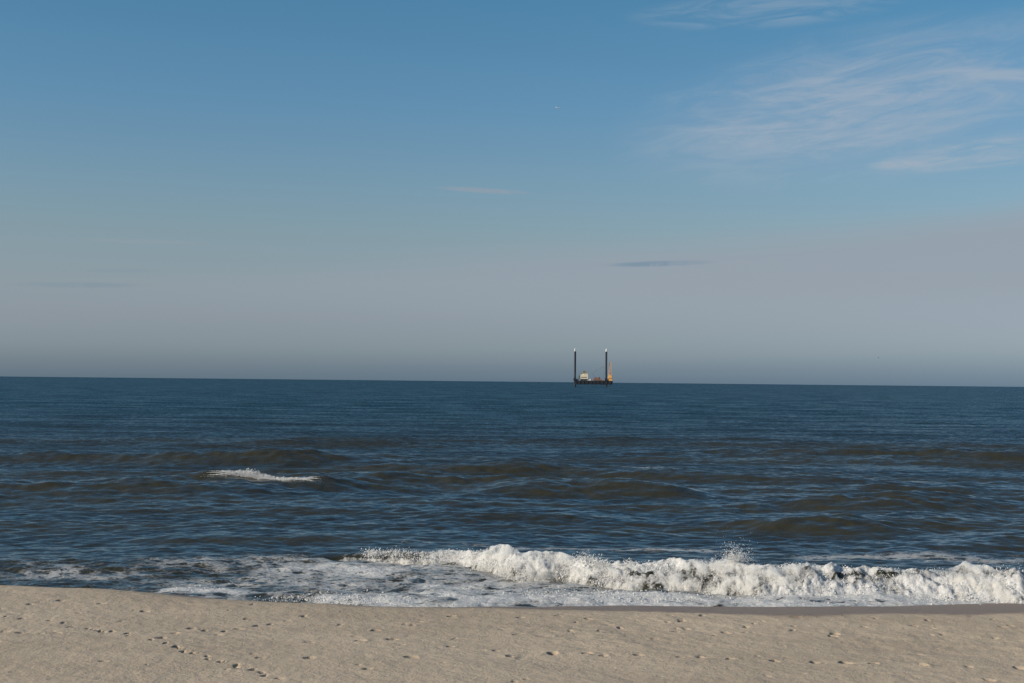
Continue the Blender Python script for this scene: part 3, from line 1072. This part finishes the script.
    b = MB().side([(-4.2, 1.55), (3.2, 1.55), (3.2, 3.2), (1.2, 4.3), (-3.0, 4.3), (-4.2, 3.6)], -1.6, 1.6).build('body', MAT['red'], r)
    MB().box(-4.9, -4.203, -1.5, 1.5, 1.7, 3.4, .2).build('counterweight', MAT['red'], r)
    cab = MB().side([(1.6, 1.6), (3.9, 1.6), (4.1, 2.8), (3.6, 4.6), (1.6, 4.6)], -2.9, -1.65).build('cab', MAT['red'], r)
    MB().side([(2.2, 2.9), (3.8, 2.9), (3.45, 4.3), (2.2, 4.3)], -2.96, -2.88).build('window', MAT['glass'], cab)
    tip = (lx(603.8) - lx(597.2), 0, lz(366.6) - deck)
    MB().lattice((-7.6, 0, lz(373.4) - deck), tip, .8, .5, 10, .08).build('boom', MAT['grey'], r)
    m = MB()
    m.tube((-2.0, -.7, 4.3), (-7.6, 0, lz(373.4) - deck), .12, seg=6).tube((-2.0, .7, 4.3), (-7.6, 0, lz(373.4) - deck), .12, seg=6)
    m.tube((0, 0, 4.3), (2.0, 0, 4.3 + 4.5), .1, seg=6)
    m.build('gantry', MAT['navy'], r)
    MB().tube(tip, (tip[0], 0, 2.5), .04, seg=4).build('hoist_cable', MAT['black'], r)

    # long rusty pipe bundle under the crane and a winch
    r = put('pipe_stack', 'rusty brown pipes stacked along the barge deck below the crane', 'pipes', 598.5, -9.3)
    for row in range(3):
        for i in range(3 - row):
            MB().tube((-6.5 + row * .3, -.8 + i * .65 + row * .325, .35 + row * .55), (5.5 - row * .4, -.8 + i * .65 + row * .325, .35 + row * .55), .31, seg=10).build('pipe', MAT['rust'], r)
    MB().box(-5, -4.6, -1.3, 1.3, 0, .045).build('bearer', MAT['black'], r)
    MB().box(3.6, 4.0, -1.3, 1.3, 0, .045).build('bearer', MAT['black'], r)
    r = put('deck_winch', 'small pale winch on the barge deck left of the right leg', 'winch', 603.3, -7.0)
    MB().box(-1.2, 1.2, -.9, .9, 0, .4).build('base', MAT['grey'], r)
    MB().tube((-.8, 0, 1.2), (.8, 0, 1.2), .75, seg=14).build('drum', MAT['rust'], r)
    MB().box(-1.1, -.85, -.8, .8, .4, 1.9).build('side_frame', MAT['white'], r)
    MB().box(.85, 1.1, -.8, .8, .4, 1.9).build('side_frame', MAT['white'], r)
    r = put('generator', 'dark generator box on the barge deck left of the deckhouse', 'generator', 577.6, -7.0)
    MB().box(-1.3, 1.3, -1.0, 1.0, .15, 2.0, .12).box(-1.2, 1.2, -.8, .8, 0, .149).build('housing', MAT['grey'], r)
    MB().tube((.7, 0, 2.0), (.7, 0, 3.1), .15, seg=8).build('exhaust', MAT['black'], r)

    # orange drilling rig at the right end
    r = put('drilling_rig', 'orange drilling rig with a lattice mast at the right end of the barge', 'drilling rig', 609.9, -8.8)
    MB().box(-3.4, 3.2, -3, 3, 0, 1.0).build('base', MAT['orange'], r)
    b = MB().box(-2.7, 2.6, -2.6, 2.4, 1.003, 5.6, .3).box(-2.2, 2.0, -2.0, 2.0, 5.6, 7.6, .2).build('machine_house', MAT['orange'], r)
    for x in (-1.5, .1, 1.5):
        MB().box(x - .35, x + .35, -2.66, -2.59, 2.6, 3.7).build('window', MAT['glass'], b)
    mt = lz(362.8) - deck
    MB().lattice((0.1, 0, 7.6), (0.1, 0, mt), 3.4, 2.0, 8, .19).build('mast', MAT['orange'], r)
    MB().box(-.9, 1.5, -1.1, 1.1, mt, mt + .6).build('crown_block', MAT['orange'], r)
    MB().box(-.3, .7, -.5, .5, 9.0, 11.0).build('drill_head', MAT['orange'], r)
    MB().box(2.65, 4.1, -2.4, 1.8, .2, 1.2).build('walkway', MAT['grey'], r)
    return root


# ------------------------------------------------------------------ gull and aircraft
def skinned(name, verts, edges, radii, mat, levels=2, parent=None):
    me = bpy.data.meshes.new(name)
    me.from_pydata(verts, edges, [])
    o = bpy.data.objects.new(name, me)
    COL.objects.link(o)
    md = o.modifiers.new('skin', 'SKIN')
    for i, r in enumerate(radii):
        me.skin_vertices[0].data[i].radius = r if isinstance(r, tuple) else (r, r)
    me.skin_vertices[0].data[0].use_root = True
    s = o.modifiers.new('sub', 'SUBSURF')
    s.levels = s.render_levels = levels
    me.materials.append(mat)
    return o


def build_gull():
    Yg = 420.0
    c = at_y(878.5, 357.8, Yg)
    v = [(0, 0, 0), (0.10, 0, .01), (.20, 0, .045), (.27, 0, .05), (.33, 0, .04), (-.13, 0, 0), (-.25, 0, .01),
         (.05, .16, .07), (.03, .34, .10), (-.06, .56, .05), (.05, -.16, .07), (.03, -.34, .10), (-.06, -.56, .05)]
    e = [(0, 1), (1, 2), (2, 3), (3, 4), (0, 5), (5, 6), (0, 7), (7, 8), (8, 9), (0, 10), (10, 11), (11, 12)]
    r = [(.075, .07), (.07, .065), (.045, .045), (.04, .04), (.01, .01), (.05, .045), (.045, .012),
         (.085, .016), (.075, .013), (.02, .006), (.085, .016), (.075, .013), (.02, .006)]
    me = bpy.data.meshes.new('gull')
    me.from_pydata(v, e, [])
    o = bpy.data.objects.new('gull', me)
    COL.objects.link(o)
    o.modifiers.new('skin', 'SKIN')
    if not me.skin_vertices:
        bpy.context.view_layer.objects.active = o
        bpy.ops.mesh.customdata_skin_add()
    for i, q in enumerate(r):
        me.skin_vertices[0].data[i].radius = q
    me.skin_vertices[0].data[0].use_root = True
    s = o.modifiers.new('sub', 'SUBSURF')
    s.levels = s.render_levels = 2
    me.materials.append(MAT['gull'])
    o.location = c
    o.rotation_euler = (R(18), R(-4), R(150))
    tag(o, 'tiny dark gull gliding low over the horizon at the right', 'bird')


def build_plane():
    Yp = 12000.0
    c = at_y(557.8, 107.8, Yp)
    r = empty('airliner', c, 0)
    r.rotation_euler = (0, R(6), R(-12))
    tag(r, 'tiny white airliner high up in the clear blue sky', 'aircraft')
    m = MB()
    segs = [(-19, .3, .9), (-14, 1.3, .5), (-8, 2.0, 0), (12, 2.0, 0), (16, 1.6, -.1), (18.5, .7, -.3), (19.2, .15, -.4)]
    for (a, r0, z0), (b, r1, z1) in zip(segs, segs[1:]):
        m.tube((a, 0, z0), (b, 0, z1), r0, r1, seg=16)
    body = m.build('fuselage', MAT['white'], r, True)
    for s in (-1, 1):
        m = MB()
        m.add([(4, 0, -.6), (-2.5, 0, -.6), (-7.5, s * 17, .8), (-5.3, s * 17, .8), (4, 0, -1.3), (-2.5, 0, -1.0), (-7.5, s * 17, .7), (-5.3, s * 17, .6)],
              [(0, 1, 2, 3), (7, 6, 5, 4), (0, 3, 7, 4), (1, 5, 6, 2), (3, 2, 6, 7), (0, 4, 5, 1)])
        m.build('wing', MAT['white'], r)
        m = MB()
        m.tube((3.0, s * 5.5, -2.0), (-1.2, s * 5.5, -1.8), 1.0, .7, seg=12)
        m.build('engine', MAT['grey'], r)
        m = MB()
        m.add([(-14.5, 0, .8), (-17.5, 0, .9), (-19.5, s * 6, 1.2), (-18, s * 6, 1.2), (-14.5, 0, .5), (-17.5, 0, .7), (-19.5, s * 6, 1.1), (-18, s * 6, 1.1)],
              [(0, 1, 2, 3), (7, 6, 5, 4), (0, 3, 7, 4), (1, 5, 6, 2), (3, 2, 6, 7), (0, 4, 5, 1)])
        m.build('tailplane', MAT['white'], r)
    m = MB().side([(-13, 1.4), (-17.5, 7.2), (-19.5, 7.2), (-18, 1.2)], -.2, .2)
    m.build('tail_fin', MAT['white'], r)


MAT = {
    'sand': mat_sand(),
    'sea': mat_sea(),
    'spray': mat_spray(),
    'mist': mat_mist(),
    'navy': mat_paint('dark_leg_paint', (0.012, 0.018, 0.034), 0.55, .3),
    'hull': mat_paint('hull_paint', (0.013, 0.018, 0.028), 0.5, .3, (0.045, 0.026, 0.018)),
    'deck': mat_paint('deck_paint', (0.10, 0.07, 0.055), 0.8, .4),
    'black': mat_paint('black_rubber', (0.015, 0.016, 0.018), 0.7, .2),
    'grey': mat_paint('grey_steel', (0.25, 0.26, 0.27), 0.5, .3),
    'white': mat_paint('white_paint', (0.75, 0.75, 0.72), 0.4, .15),
    'cream': mat_paint('cream_paint', (0.74, 0.66, 0.50), 0.5, .3),
    'olive': mat_paint('olive_roof_paint', (0.22, 0.18, 0.10), 0.6, .3),
    'red': mat_paint('faded_red_paint', (0.24, 0.12, 0.085), 0.5, .4),
    'rust': mat_paint('rusty_steel', (0.18, 0.085, 0.06), 0.85, .4),
    'orange': mat_paint('orange_paint', (0.80, 0.41, 0.12), 0.5, .05),
    'glass': mat_paint('dark_window_glass', (0.03, 0.035, 0.04), 0.1, 0),
    'gull': mat_paint('gull_feathers', (0.12, 0.12, 0.13), 0.8, .4),
}

build_sand()
sea = build_sea()
build_rig()
build_foam(sea)
build_gull()
build_plane()
